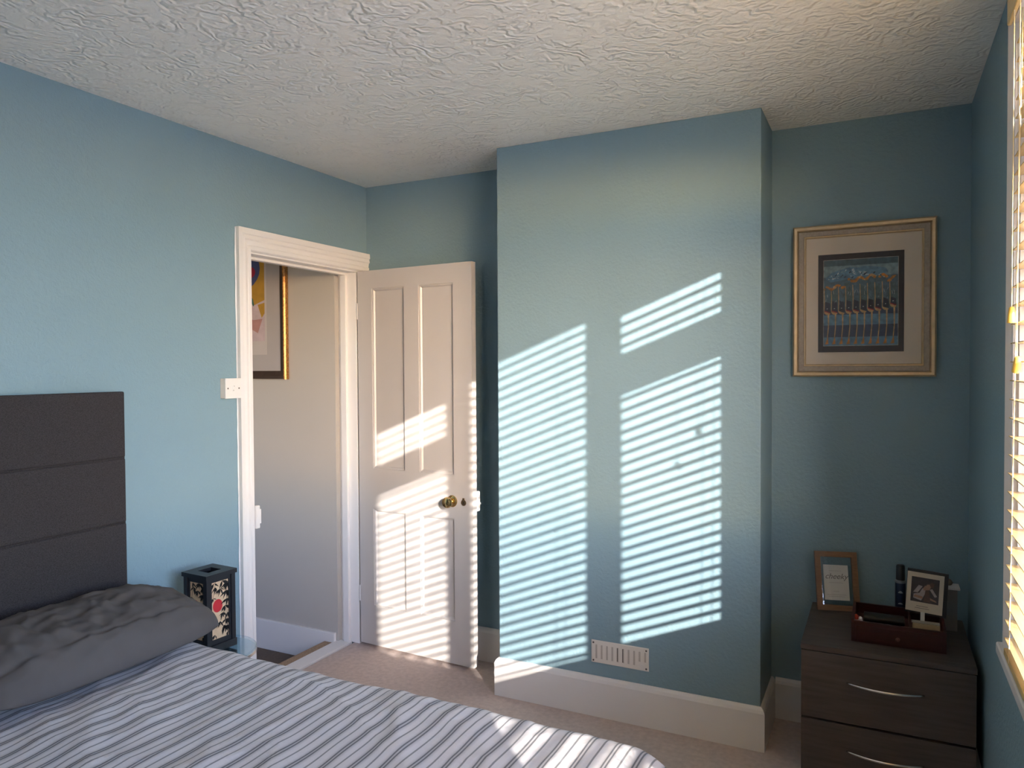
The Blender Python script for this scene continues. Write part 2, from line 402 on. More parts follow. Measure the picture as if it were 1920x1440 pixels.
MB().lathe([(0.029, 0.0), (0.029, 0.003), (0.025, 0.006), (0.012, 0.009)], (0.602, 0, KZ), (0, -1, 0), 28).build('knob_rose', brass_m, kn, smooth='angle')
es = MB().lathe([(0.0145, 0), (0.0145, 0.002), (0.012, 0.003)], (0.669, 0, KZ - 0.003), (0, -1, 0), 24)
es.box(0.664, 0.674, -0.003, 0, KZ + 0.006, KZ + 0.020)
es = es.build('keyhole_cover', dbrass_m, door)
bx('keyhole', 0.667, 0.671, -0.0036, -0.002, KZ - 0.009, KZ + 0.004, gap_m, es)
la = MB().box(0.625, DW + 0.004, DT, DT + 0.028, KZ - 0.047, KZ + 0.052).build('rim_latch', white_m, door, bevel=0.012, seg=4)
MB().lathe([(0.005, 0), (0.006, 0.006), (0.003, 0.009)], (DW + 0.004, DT + 0.018, KZ - 0.008), (1, 0, 0), 12).build('latch_snib', white_m, la)
for z in (0.22, 1.72):
    MB().lathe([(0.0055, 0), (0.0055, 0.085)], (-0.004, 0.004, z), (0, 0, 1), 12).build('hinge', white_m, door)

# ------------------------------------------------------------------ window
win = struct(empty('window_1', (0, 0, 0)))
XI, XE = 0.40, 0.46
L3, L2, L1 = (0.34, 0.805), (0.885, 1.426), (1.528, 1.987)     # glass openings along the wall
fr = MB()
fr.box(XI, XE, WY0, L3[0], WZ0, WZ1); fr.box(XI, XE, L3[1], L2[0], WZ0, WZ1); fr.box(XI, XE, L2[1], L1[0], WZ0, WZ1); fr.box(XI, XE, L1[1], WY1, WZ0, WZ1)
for (a, b), lo, hi in ((L3, 0.862, 2.253), (L2, 0.83, 2.286), (L1, 0.862, 2.253)):
    fr.box(XI, XE, a, b, WZ0, lo); fr.box(XI, XE, a, b, hi, WZ1)
for (a, b) in (L3, L1): fr.box(XI, XE, a, b, 1.92, 2.07)
fr.build('window_frame', upvc_m, win)
for (a, b), rows in ((L3, ((0.862, 1.92), (2.07, 2.253))), (L2, ((0.83, 2.286),)), (L1, ((0.862, 1.92), (2.07, 2.253)))):
    for lo, hi in rows:
        bx('pane', 0.428, 0.432, a - 0.004, b + 0.004, lo - 0.004, hi + 0.004, glass_m, win)
# sash beads stepping in from the frame
for (a, b) in (L3, L1):
    bd = MB()
    bd.box(XI - 0.018, XI, a - 0.075, a - 0.030, 0.80, 2.31); bd.box(XI - 0.018, XI, b + 0.030, b + 0.075, 0.80, 2.31)
    bd.build('sash_rim', upvc_m, win, bevel=0.004)
# reveal lining, architrave, stool
rv = MB()
rv.box(XR - 0.001, XI, WY1 - 0.012, WY1, WZ0, WZ1); rv.box(XR - 0.001, XI, WY0, WY0 + 0.012, WZ0, WZ1); rv.box(XR - 0.001, XI, WY0, WY1, WZ1 - 0.012, WZ1)
rv.build('reveal_lining', white_m, win)
t2 = struct(empty('trim_window', (0, 0, 0)))
WA = [(0.0, 0.0), (0.0, 0.019), (0.018, 0.021), (0.024, 0.015), (0.040, 0.018), (0.046, 0.012), (0.070, 0.012), (0.076, 0.0)]
OY, OZ, OYN = 2.222, 2.412, 0.108
MB().prism([(XR - d, OY - t) for t, d in WA], 0.767, OZ, 'z', m1=lambda p_, q_: -(OY - q_)).build('architrave', white_m, t2)
MB().prism([(XR - d, OYN + t) for t, d in WA], 0.767, OZ, 'z', m1=lambda p_, q_: -(q_ - OYN)).build('architrave', white_m, t2)
MB().prism([(XR - d, OZ - t) for t, d in WA], OYN, OY, 'y', m0=lambda p_, q_: (OZ - q_), m1=lambda p_, q_: -(OZ - q_)).build('architrave_head', white_m, t2)
MB().box(0.2645, XI, 0.085, 2.243, 0.738, 0.767).build('window_stool', white_m, t2, bevel=0.008, seg=3)
MB().prism([(XR, OY), (XR - 0.012, OY), (XR - 0.019, OY), (XR - 0.019, OY + 0.004)], 0.767, 0.80, 'z').build('stool_fillet', white_m, t2)

# ------------------------------------------------------------------ venetian blind
blind = thing('venetian_blind', 'honey coloured wooden venetian blind hanging in the window', 'blind', (0.29, 1.165, 0.77))
bl = Vector((0.29, 1.165, 0.77))
SW, ST, PITCHZ, TILT = 0.039, 0.0022, 0.0445, math.radians(-1.5)
SY0, SY1 = 0.20, 2.130
def edge_x(z): return 0.2687 + (z - 0.807) * 0.0104
mb = MB().box(-SW / 2, SW / 2, SY0 - bl.y, SY1 - bl.y, -ST / 2, ST / 2)
z = 0.8575 - PITCHZ; first = None; zs = []
while z < 2.262:
    zs.append(z); z += PITCHZ
for z in zs:
    if first is None: o = first = mb.build('slat', slat_m, blind)
    else: o = first.copy(); COL.objects.link(o); o.parent = blind
    o.location = (edge_x(z) + SW / 2 - bl.x, random.uniform(-0.0015, 0.0015), z - bl.z)
    o.rotation_euler = (0, -TILT, 0)
def blb(name, x0, x1, y0, y1, z0, z1, m, **k):
    return bx(name, x0 - bl.x, x1 - bl.x, y0 - bl.y, y1 - bl.y, z0 - bl.z, z1 - bl.z, m, blind, **k)
blb('bottom_rail', 0.2675, 0.3155, SY0, SY1, 0.772, 0.789, slat_m, bevel=0.003)
blb('valance', 0.2620, 0.272, SY0 - 0.01, 2.118, 2.276, 2.372, slat_m, bevel=0.005, seg=3)
blb('headrail', 0.276, 0.322, SY0, SY1, 2.285, 2.332, upvc_m)
for yy in (2.045, 1.42, 0.85, 0.28):
    for dx in (-0.0012, SW + 0.0012):
        c = MB().tube([(edge_x(0.78) + dx - bl.x, yy - bl.y, 0.78 - bl.z), (edge_x(2.28) + dx - bl.x, yy - bl.y, 2.285 - bl.z)], 0.0013, 6)
        c.build('ladder_cord', cord_m, blind)
for (tx, ty, tz, rx) in ((0.2655, 2.036, 1.56, 0.0), (0.2655, 1.955, 1.447, 0.45)):
    top = tz + 0.05
    MB().tube([(tx - bl.x, ty - bl.y, top - bl.z - 0.005), (0.2645 - bl.x, ty - bl.y - 0.01, 2.277 - bl.z)], 0.0011, 6).build('pull_cord', cord_m, blind)
    MB().lathe([(0.0085, -0.018), (0.0092, -0.016), (0.007, 0.008), (0.0055, 0.017), (0.003, 0.019)], (0, 0, 0), (0, 0, 1), 16).build('tassel', tassel_m, blind, smooth='angle', loc=(tx - bl.x, ty - bl.y, tz + 0.028 - bl.z), rot=(rx, 0, 0))

# ------------------------------------------------------------------ bed
BZ = 0.55
bed = thing('bed', 'upholstered bed with tall charcoal panelled headboard against the blue wall', 'bed', (-1.42, 1.05, 0))
bo = Vector((-1.42, 1.05, 0))
def bb(name, x0, x1, y0, y1, z0, z1, m, **k): return bx(name, x0 - bo.x, x1 - bo.x, y0 - bo.y, y1 - bo.y, z0, z1, m, bed, **k)
bb('divan_base', -2.40, -0.47, 0.36, 1.73, 0.04, 0.30, divan_m, bevel=0.015)
bb('mattress', -2.41, -0.46, 0.35, 1.74, 0.30, 0.515, matt_m, bevel=0.03, seg=3)
for (x, y) in ((-2.3, 0.45), (-2.3, 1.64), (-0.6, 0.45), (-0.6, 1.64)):
    bb('foot', x - 0.03, x + 0.03, y - 0.03, y + 0.03, 0, 0.04, black_m)
hb = bb('headboard', XL + SK + 0.003, -2.4265, 0.34, 1.7585, 0.10, 1.394, char_m, bevel=0.003, seg=2)
for (z0, z1) in ((0.46, 0.689), (0.6925, 0.9265), (0.9305, 1.158), (1.1625, 1.397)):
    MB().box(-2.445 - bo.x, -2.419 - bo.x, 0.345 - bo.y, 1.757 - bo.y, z0, z1).build('headboard_panel', char_m, hb, bevel=0.009, seg=3, smooth=True)

# duvet -------------------------------------------------------------
def make_duvet():
    X0, X1, Y0, Y1 = -2.36, -0.405, 0.32, 1.815
    Rc, Rf, Ld = 0.17, 0.085, 0.34
    NX, NY = 190, 170
    def fold(t):           # t: distance from start of the edge zone; zone is Rc wide on top
        s = Rc - Rf
        if t < s: return t, 0.0
        a = (t - s) / Rf
        if a < math.pi / 2: return s + Rf * math.sin(a), Rf * (1 - math.cos(a))
        return s + Rf + 0.02 * (t - s - Rf * math.pi / 2), Rf + (t - s - Rf * math.pi / 2)
    tot = Rc - Rf + Rf * math.pi / 2 + Ld
    xi1 = X1 - Rc; yi0, yi1 = Y0 + Rc, Y1 - Rc
    PX = [X0 + (xi1 + tot - X0) * i / NX for i in range(NX + 1)]
    PY = [yi0 - tot + (yi1 - yi0 + 2 * tot) * j / NY for j in range(NY + 1)]
    vs_, uv = [], []
    for a in PX:
        for b in PY:
            ex = max(0, a - xi1); ey = max(0, b - yi1) - max(0, yi0 - b)
            bxp = min(a, xi1); byp = min(max(b, yi0), yi1)
            sx, sy2 = ex / tot, ey / tot
            dx = sx * math.sqrt(1 - sy2 * sy2 / 2); dy = sy2 * math.sqrt(1 - sx * sx / 2)
            r = math.hypot(dx, dy)
            if r > 1e-9:
                h, dz = fold(r * tot); x = bxp + dx / r * h; y = byp + dy / r * h
            else: x, y, dz = bxp, byp, 0
            p_ = Vector((a, b, 0))
            # puff and wrinkles
            wv = 0.010 * noise.noise(Vector((a * 2.2 + 3, b * 1.7, 0.3)))
            d2 = Vector((a * 0.8 + b * 1.0, a * 1.0 - b * 0.5, 0))
            rg = 1 - abs(noise.noise(Vector((d2.x * 5.0, d2.y * 2.0, 1.7))))
            wv += 0.015 * (rg ** 4) * (0.5 + noise.noise(Vector((a * 3, b * 3, 9))))
            rg2 = 1 - abs(noise.noise(Vector((a * 11.0, b * 6.0, 4.7))))
            wv += 0.005 * rg2 ** 3
            wv *= 1.0 if a < -0.75 else 0.55
            fx = min(1, r * tot / Rc) if r > 1e-9 else 0
            zz = BZ - 0.012 + wv - dz
            if dz > 0.05:
                q = min(1, (dz - 0.05) / 0.25)
                x += 0.012 * q * math.sin(b * 24 + 2 * noise.noise(p_ * 3)) * (1 if ex > 0 else 0); y += 0.012 * q * math.sin(a * 22) * (1 if ey != 0 else 0)
            vs_.append((x, y, zz)); uv.append((a + 0.004 * noise.noise(Vector((a * 4, b * 5, 6))), b))
    fs = []
    n = NY + 1
    for i in range(NX):
        for j in range(NY): fs.append((i * n + j, (i + 1) * n + j, (i + 1) * n + j + 1, i * n + j + 1))
    me = bpy.data.meshes.new('duvet'); me.from_pydata(vs_, [], fs); me.materials.append(duvet_m)
    ul = me.uv_layers.new(name='cloth')
    for lp in me.loops: ul.data[lp.index].uv = uv[lp.vertex_index]
    me.shade_smooth()
    o = bpy.data.objects.new('duvet', me); COL.objects.link(o)
    sol = o.modifiers.new('thick', 'SOLIDIFY'); sol.thickness = 0.012; sol.offset = -1
    return o
tag(make_duvet(), 'white and grey striped duvet spread over the bed', 'duvet')

# pillows -----------------------------------------------------------
def make_pillow(name, cx, cy_, cz, a, b, h, tilt, seed, rz=0.0):
    """a: half depth (x), b: half width (y)"""
    NU, NV = 60, 84
    vs_, fs = [], []
    creases = [(-0.5, -0.62, 0.55, -0.50, 0.10, 0.013), (-0.35, -0.48, 0.62, -0.36, 0.06, -0.010), (-0.5, -0.02, 0.5, 0.22, 0.035, -0.007), (-0.45, 0.06, 0.5, 0.30, 0.05, 0.006),
               (-0.6, 0.45, 0.3, 0.72, 0.07, 0.008), (-0.4, 0.70, 0.35, 0.80, 0.05, -0.007), (0.1, -0.15, 0.65, 0.05, 0.04, -0.005), (-0.7, -0.25, 0.0, -0.12, 0.07, -0.007),
               (0.0, 0.30, 0.56, 0.52, 0.05, 0.009), (0.05, 0.42, 0.55, 0.62, 0.035, -0.007), (0.1, -0.75, 0.58, -0.55, 0.06, 0.009), (0.62, -0.7, 0.85, -0.45, 0.05, 0.006), (0.2, -0.42, 0.58, -0.2, 0.05, 0.007)]
    def P(u, v_, side):
        e = max(0, 1 - abs(u) ** 2.6) * max(0, 1 - abs(v_) ** 4.2)
        th = h * e ** 0.55
        x = u * a * (1 - 0.13 * abs(v_) ** 5)
        y = v_ * b * (1 - 0.10 * abs(u) ** 4)
        wz = 0
        if side > 0:
            q = Vector((u * 1.6 + seed, v_ * 3.2, seed * 0.7))
            rdg = (1 - abs(noise.noise(Vector((q.x * 1.1 + q.y * 0.8, q.y * 0.9 - q.x * 0.5, 2.0))))) ** 5
            wz = 0.011 * rdg * e ** 0.5 + 0.008 * noise.noise(q * 0.9) * e ** 0.4
            rd2 = (1 - abs(noise.noise(Vector((q.x * 2.6 + q.y * 0.7, q.y * 0.55 - q.x * 0.3, 7.0))))) ** 8
            wz += 0.007 * rd2 * e ** 0.4
            for (ua, va, ub, vb, wd_, am_) in creases:
                du, dv = ub - ua, vb - va; t_ = max(0, min(1, ((u - ua) * du + (v_ - va) * dv) / (du * du + dv * dv)))
                d_ = math.hypot(u - ua - du * t_, (v_ - va - dv * t_) * 1.6) + 0.02 * noise.noise(Vector((u * 4, v_ * 6, seed)))
                wz += am_ * math.exp(-(d_ / wd_) ** 2) * e ** 0.3 * (0.35 + 0.65 * math.sin(math.pi * min(0.95, max(0.08, t_))))
            # hem band along the open side of the case
            wz -= 0.006 * math.exp(-((u - 0.60 - 0.02 * noise.noise(Vector((v_ * 3, seed, 0)))) / 0.022) ** 2) * e ** 0.2
            if u > 0.60: wz += 0.004 * min(1, (u - 0.60) * 14) * e ** 0.4
        return (x, y, side * th * (1.0 if side > 0 else 0.45) + wz)
    for side in (1, -1):
        for i in range(NU + 1):
            for j in range(NV + 1):
                u = math.sin((i / NU - 0.5) * math.pi) * 0.65 + (i / NU * 2 - 1) * 0.35; v_ = math.sin((j / NV - 0.5) * math.pi) * 0.65 + (j / NV * 2 - 1) * 0.35
                vs_.append(P(u, v_, side))
    n = NV + 1; off = (NU + 1) * n
    for s_, o_ in ((0, 0), (1, off)):
        for i in range(NU):
            for j in range(NV):
                q = [o_ + i * n + j, o_ + (i + 1) * n + j, o_ + (i + 1) * n + j + 1, o_ + i * n + j + 1]
                fs.append(q if s_ == 0 else q[::-1])
    me = bpy.data.meshes.new(name); me.from_pydata(vs_, [], fs); me.materials.append(pillow_m)
    bm = bmesh.new(); bm.from_mesh(me); bmesh.ops.remove_doubles(bm, verts=bm.verts, dist=0.0004); bmesh.ops.recalc_face_normals(bm, faces=bm.faces); bm.to_mesh(me); bm.free()
    me.shade_smooth()
    o = bpy.data.objects.new(name, me); COL.objects.link(o)
    o.location = (cx, cy_, cz); o.rotation_euler = (0, tilt, rz)
    return o
tag(make_pillow('pillow', -2.199, 1.452, 0.632, 0.212, 0.388, 0.098, math.radians(9), 2.3), 'crumpled dark grey pillow nearest the doorway', 'pillow', 'grey pillows on the bed')
tag(make_pillow('pillow', -2.199, 0.665, 0.632, 0.212, 0.388, 0.098, math.radians(9), 5.9), 'dark grey pillow at the left edge, only its corner showing', 'pillow', 'grey pillows on the bed')

# ------------------------------------------------------------------ glass side table and lantern
TX, TY, TZ = -2.30, 2.03, 0.398
tb = thing('side_table', 'small round clear glass side table between bed and door frame', 'table', (TX, TY, 0))
MB().lathe([(0.151, TZ - 0.010), (0.155, TZ - 0.006), (0.155, TZ - 0.003), (0.152, TZ)], (0, 0, 0), (0, 0, 1), 48).build('table_top', table_glass_m, tb, smooth='angle')
MB().lathe([(0.152, TZ - 0.022), (0.156, TZ - 0.022), (0.156, TZ - 0.0105), (0.152, TZ - 0.0105)], (0, 0, 0), (0, 0, 1), 48).build('rim', chrome_m, tb)
for k in range(3):
    an = math.radians(200 + 120 * k)
    MB().tube([(0.135 * math.cos(an), 0.135 * math.sin(an), TZ - 0.012), (0.14 * math.cos(an), 0.14 * math.sin(an), 0.0)], 0.009, 10).build('leg', chrome_m, tb)

def leaf_cluster(cx, cz, n, rad, rnd, sweep=None):
    out = []
    for k in range(n):
        a = rnd.uniform(-2.7, -0.4) if sweep is None else rnd.uniform(*sweep)
        L_ = rad * rnd.uniform(0.6, 1.1); wd = L_ * 0.11
        d = (math.cos(a), math.sin(a)); nrm = (-d[1], d[0])
        out.append([(cx, cz), (cx + d[0] * L_ * 0.4 + nrm[0] * wd, cz + d[1] * L_ * 0.4 + nrm[1] * wd), (cx + d[0] * L_, cz + d[1] * L_), (cx + d[0] * L_ * 0.4 - nrm[0] * wd, cz + d[1] * L_ * 0.4 - nrm[1] * wd)])
    return out
def clip(poly, x0, x1, z0, z1):
    def cl(P_, f, inter):
        o = []
        for i in range(len(P_)):
            A, B = P_[i - 1], P_[i]
            fa, fb = f(A), f(B)
            if fa >= 0 and fb >= 0: o.append(B)
            elif fa >= 0 > fb: o.append(inter(A, B, fa, fb))
            elif fa < 0 <= fb: o += [inter(A, B, fa, fb), B]
        return o
    it = lambda A, B, fa, fb: (A[0] + (B[0] - A[0]) * fa / (fa - fb), A[1] + (B[1] - A[1]) * fa / (fa - fb))
    for f in (lambda q: q[0] - x0, lambda q: x1 - q[0], lambda q: q[1] - z0, lambda q: z1 - q[1]):
        if len(poly) < 3: return []
        poly = cl(poly, f, it)
    return poly if len(poly) >= 3 else []

lan = thing('lantern', 'black wooden lantern with bamboo and red sun paper panels beside the bed', 'lantern', (-2.325, 2.035, TZ + 0.0005), math.radians(-3))
LW, LH = 0.057, 0.300
bx('base', -0.069, 0.069, -0.069, 0.069, 0, 0.028, black_m, lan, bevel=0.002)
t = MB(); 
for (x0, x1, y0, y1) in ((-0.071, 0.071, -0.071, -0.03), (-0.071, 0.071, 0.03, 0.071), (-0.071, -0.03, -0.03, 0.03), (0.03, 0.071, -0.03, 0.03)): t.box(x0, x1, y0, y1, LH - 0.016, LH)
t.build('top_plate', black_m, lan)
for sx in (-1, 1):
    for sy_ in (-1, 1):
        bx('corner_post', sx * LW - 0.009 if sx > 0 else sx * LW - 0.009, sx * LW + 0.009, sy_ * LW - 0.009, sy_ * LW + 0.009, 0.028, LH - 0.016, black_m, lan, bevel=0.001)
rnd = random.Random(4)
PXa, PZ0, PZ1 = 0.039, 0.046, LH - 0.034
for k in range(4):
    rz = k * math.pi / 2
    pn = MB()
    # side frame rails and stiles, then paper, print
    for (x0, x1, z0, z1) in ((-LW + 0.009, LW - 0.009, 0.028, PZ0), (-LW + 0.009, LW - 0.009, PZ1, LH - 0.016), (-LW + 0.009, -PXa, PZ0, PZ1), (PXa, LW - 0.009, PZ0, PZ1)):
        pn.box(x0, x1, -LW - 0.004, -LW + 0.004, z0, z1)
    sf = pn.build('side_frame', black_m, lan, rot=(0, 0, rz))
    pr = MB().box(-PXa, PXa, -LW + 0.0005, -LW + 0.0015, PZ0, PZ1)
    yd = -LW + 0.0002
    pts = [(-0.010 + 0.022 * math.cos(a_ * math.pi / 14), 0.172 + 0.025 * math.sin(a_ * math.pi / 14)) for a_ in range(28)]
    pr.poly([(x, yd, z_) for x, z_ in pts], 1)
    for (cx, cz, n_, rr) in ((0.012, PZ1 - 0.002, 9, 0.034), (0.034, PZ1 - 0.012, 8, 0.036), (-0.026, PZ1 - 0.004, 5, 0.03), (0.03, 0.222, 11, 0.034), (0.034, 0.19, 11, 0.034), (0.024, 0.165, 9, 0.03),
                             (0.034, 0.135, 10, 0.034), (0.026, 0.112, 9, 0.032), (0.018, 0.09, 11, 0.036), (0.034, 0.086, 9, 0.032), (-0.024, 0.064, 7, 0.022), (-0.030, 0.205, 6, 0.026), (0.004, 0.235, 9, 0.030), (0.036, 0.25, 9, 0.03), (0.012, 0.140, 8, 0.03), (0.0, 0.11, 7, 0.03), (0.036, 0.06, 7, 0.026), (-0.02, 0.245, 7, 0.03)):
        for pl in leaf_cluster(cx, cz, n_, rr, rnd):
            pl = clip(pl, -PXa, PXa, PZ0, PZ1)
            if pl: pr.poly([(x, yd - 0.0002, z_) for x, z_ in pl], 2)
    for (xa, za, xb, zb) in ((0.035, PZ0, 0.030, PZ1), (-0.034, 0.19, -0.018, PZ1)):
        pr.poly([(xa - 0.001, yd - 0.0003, za), (xa + 0.0006, yd - 0.0003, za), (xb + 0.0006, yd - 0.0003, zb), (xb - 0.001, yd - 0.0003, zb)], 2)
    pr.build('paper_panel', [paper_m, red_m, ink_m], lan, rot=(0, 0, rz))

# ------------------------------------------------------------------ isolator switch by the door
swt = thing('wall_switch', 'square white switch plate on a surface box beside the door frame', 'switch', (XL, 2.300, 1.393))
bx('back_box', 0.0005, 0.026, -0.042, 0.042, -0.042, 0.042, ivory_m, swt, bevel=0.003)
pl = bx('face_plate', 0.026, 0.033, -0.043, 0.043, -0.043, 0.043, plast_m, swt, bevel=0.003, seg=3)
for y in (-0.030, 0.030):
    MB().lathe([(0.0033, 0.0), (0.0033, 0.0012)], (0.0326, y, 0), (1, 0, 0), 12).build('screw', screw_m, pl)
bx('rocker', 0.033, 0.0355, -0.006, 0.006, -0.013, 0.013, plast_m, pl, bevel=0.001)
bx('marking', 0.0354, 0.0357, 0.001, 0.0025, 0.007, 0.011, screw_m, pl); bx('marking', 0.0354, 0.0357, -0.003, -0.001, -0.011, -0.006, screw_m, pl)

# ------------------------------------------------------------------ air vent on the chimney breast
vt = thing('air_vent', 'white slotted air vent low on the chimney breast', 'vent', (-0.973, YC, 0.273))
VW, VH = 0.1225, 0.0455
g = MB()
slots = [(-0.106 + k * 0.0235, -0.106 + k * 0.0235 + 0.0085) for k in range(10)]
edges = [-VW] + [e for s_ in slots for e in s_] + [VW]
for a, b in zip(edges[0::2], edges[1::2]): g.box(a, b, -0.006, -0.002, -VH, VH)
for k, (a, b) in enumerate(slots):
    lo = -0.030 if k < 8 else -0.012
    g.box(a, b, -0.006, -0.002, -VH, lo); g.box(a, b, -0.006, -0.002, 0.030, VH)
g.build('face_plate', ivory_m, vt)
bx('rim', -VW - 0.002, VW + 0.002, -0.0035, -0.0003, -VH - 0.002, VH + 0.002, ivory_m, vt, bevel=0.001)
bx('shutter', -0.112, 0.114, -0.0042, -0.0036, -0.034, 0.034, vent_back_m, vt)
for k in (4, 5): bx('shutter_gap', slots[k][0] + 0.001, slots[k][0] + 0.004, -0.0047, -0.0040, -0.028, 0.028, screw_m, vt)
bx('slider', 0.085, 0.108, -0.0078, -0.006, -0.030, -0.021, ivory_m, vt, bevel=0.0015)
for sx in (-1, 1):
    for sz in (-1, 1): MB().lathe([(0.004, 0), (0.0036, 0.0015)], (sx * (VW - 0.008), -0.006, sz * (VH - 0.008)), (0, -1, 0), 10).build('screw', screw_m, vt)

# ------------------------------------------------------------------ framed pictures on the walls
def frame_ring(prof, w_, h_):
    """moulded frame in local x/z around origin; prof [(inset, depth_out)] outer to inner"""
    m = MB()
    pts = prof
    for sgn in (-1, 1):
        pr = [(sgn * (w_ / 2 - t_), -d) for t_, d in pts]
        m.prism(pr, -h_ / 2, h_ / 2, 'z', m0=lambda p_, q_: w_ / 2 - abs(p_), m1=lambda p_, q_: -(w_ / 2 - abs(p_)))
        pr = [(-d, sgn * (h_ / 2 - t_)) for t_, d in pts]
        m.prism(pr, -w_ / 2, w_ / 2, 'x', m0=lambda p_, q_: h_ / 2 - abs(q_), m1=lambda p_, q_: -(h_ / 2 - abs(q_)))
    return m
gold_m = mat('champagne_gold', (0.62, 0.47, 0.29), 0.38, 0.1, 30, metal=0.55)
silver_m = mat('brushed_pewter', (0.36, 0.31, 0.26), 0.5, 0.12, 120, metal=0.3)
mount_m = mat('cream_mount', (0.66, 0.57, 0.47), 0.9, 0.02)
dkm_m = mat('charcoal_mount', (0.035, 0.03, 0.035), 0.9, 0.05)

pic = thing('framed_picture', 'gold framed abstract picture of ten blue and orange profiles in the alcove', 'picture', (-0.071, YB - 0.0005, 1.7345))
PWd, PHt = 0.512, 0.607
frame_ring([(0.0, 0.0), (0.0, 0.026), (0.006, 0.031), (0.016, 0.030), (0.020, 0.023), (0.024, 0.0)], PWd, PHt).build('outer_moulding', gold_m, pic)
frame_ring([(0.022, 0.0), (0.022, 0.020), (0.040, 0.021), (0.0435, 0.018), (0.0435, 0.0)], PWd, PHt).build('inner_moulding', silver_m, pic)
frame_ring([(0.042, 0.0), (0.042, 0.020), (0.047, 0.021), (0.050, 0.016), (0.050, 0.0)], PWd, PHt).build('gilt_slip', gold_m, pic)
bx('mount_board', -PWd / 2 + 0.044, PWd / 2 - 0.044, -0.013, -0.003, -PHt / 2 + 0.044, PHt / 2 - 0.044, mount_m, pic)
# inner dark mount + artwork, centred slightly left/down as hung
AX0, AX1, AZ0, AZ1 = -0.161, 0.147, -0.206, 0.186
bx('dark_mount', AX0, AX1, -0.0145, -0.0131, AZ0, AZ1, dkm_m, pic)
art_cols = [('art_sky_dark', (0.07, 0.125, 0.155)), ('art_sky', (0.20, 0.30, 0.335)), ('art_blue', (0.085, 0.15, 0.195)), ('art_deep', (0.020, 0.024, 0.045)), ('art_water', (0.11, 0.23, 0.34)),
            ('art_navy', (0.030, 0.055, 0.11)), ('art_orange', (0.50, 0.19, 0.03)), ('art_sand', (0.56, 0.34, 0.155)), ('art_red', (0.34, 0.018, 0.03)), ('art_white', (0.58, 0.62, 0.62)), ('art_teal', (0.075, 0.135, 0.15)), ('art_edge', (0.5, 0.46, 0.4))]
am = [mat(n_, c_, 0.8, 0.35, 60, stretch=(1, 1, 1)) for n_, c_ in art_cols]
ar = MB(); bx0, bx1, bz0, bz1 = AX0 + 0.021, AX1 - 0.021, AZ0 + 0.026, AZ1 - 0.024
AWd, AHt = bx1 - bx0, bz1 - bz0
ar.box(bx0 - 0.0015, bx1 + 0.0015, -0.0152, -0.0146, bz0 - 0.0015, bz1 + 0.0015, 11)
lay = [-0.0153]
def apoly(pts, mi, y=None):
    lay[0] -= 0.0000015
    yy = lay[0] if y is None else y
    ar.poly([(bx0 + u_ * AWd, yy, bz0 + v_ * AHt) for u_, v_ in pts], mi)
for (a, b, mi) in ((0.93, 1, 0), (0.80, 0.93, 1), (0.60, 0.80, 2), (0.42, 0.60, 10), (0.36, 0.42, 5), (0.24, 0.36, 4), (0.10, 0.24, 5), (0.0, 0.10, 4)):
    apoly([(0, a), (1, a), (1, b), (0, b)], mi)
rnd = random.Random(11)
apoly([(0.02, 0.79), (0.12, 0.86), (0.25, 0.885), (0.36, 0.91), (0.48, 0.90), (0.56, 0.915), (0.72, 0.90), (0.83, 0.885), (0.87, 0.84), (0.78, 0.80), (0.55, 0.785), (0.3, 0.77), (0.1, 0.74)], 4)
for k in range(90):      # brush strokes of the pale ridge
    u = rnd.uniform(0.03, 0.84); base = 0.775 + 0.11 * math.sin(math.pi * min(1, (u + 0.05) / 0.9)) * rnd.uniform(0.1, 1.0)
    l_ = rnd.uniform(0.015, 0.05); a = rnd.uniform(-0.5, 1.0); wd = rnd.uniform(0.003, 0.008)
    d = (math.cos(a) * l_, math.sin(a) * l_ * 0.8)
    apoly([(u, base), (u + d[0], base + d[1]), (u + d[0] + wd, base + d[1] - wd), (u + wd, base - wd * 1.5)], rnd.choice((9, 9, 4, 3, 1)))
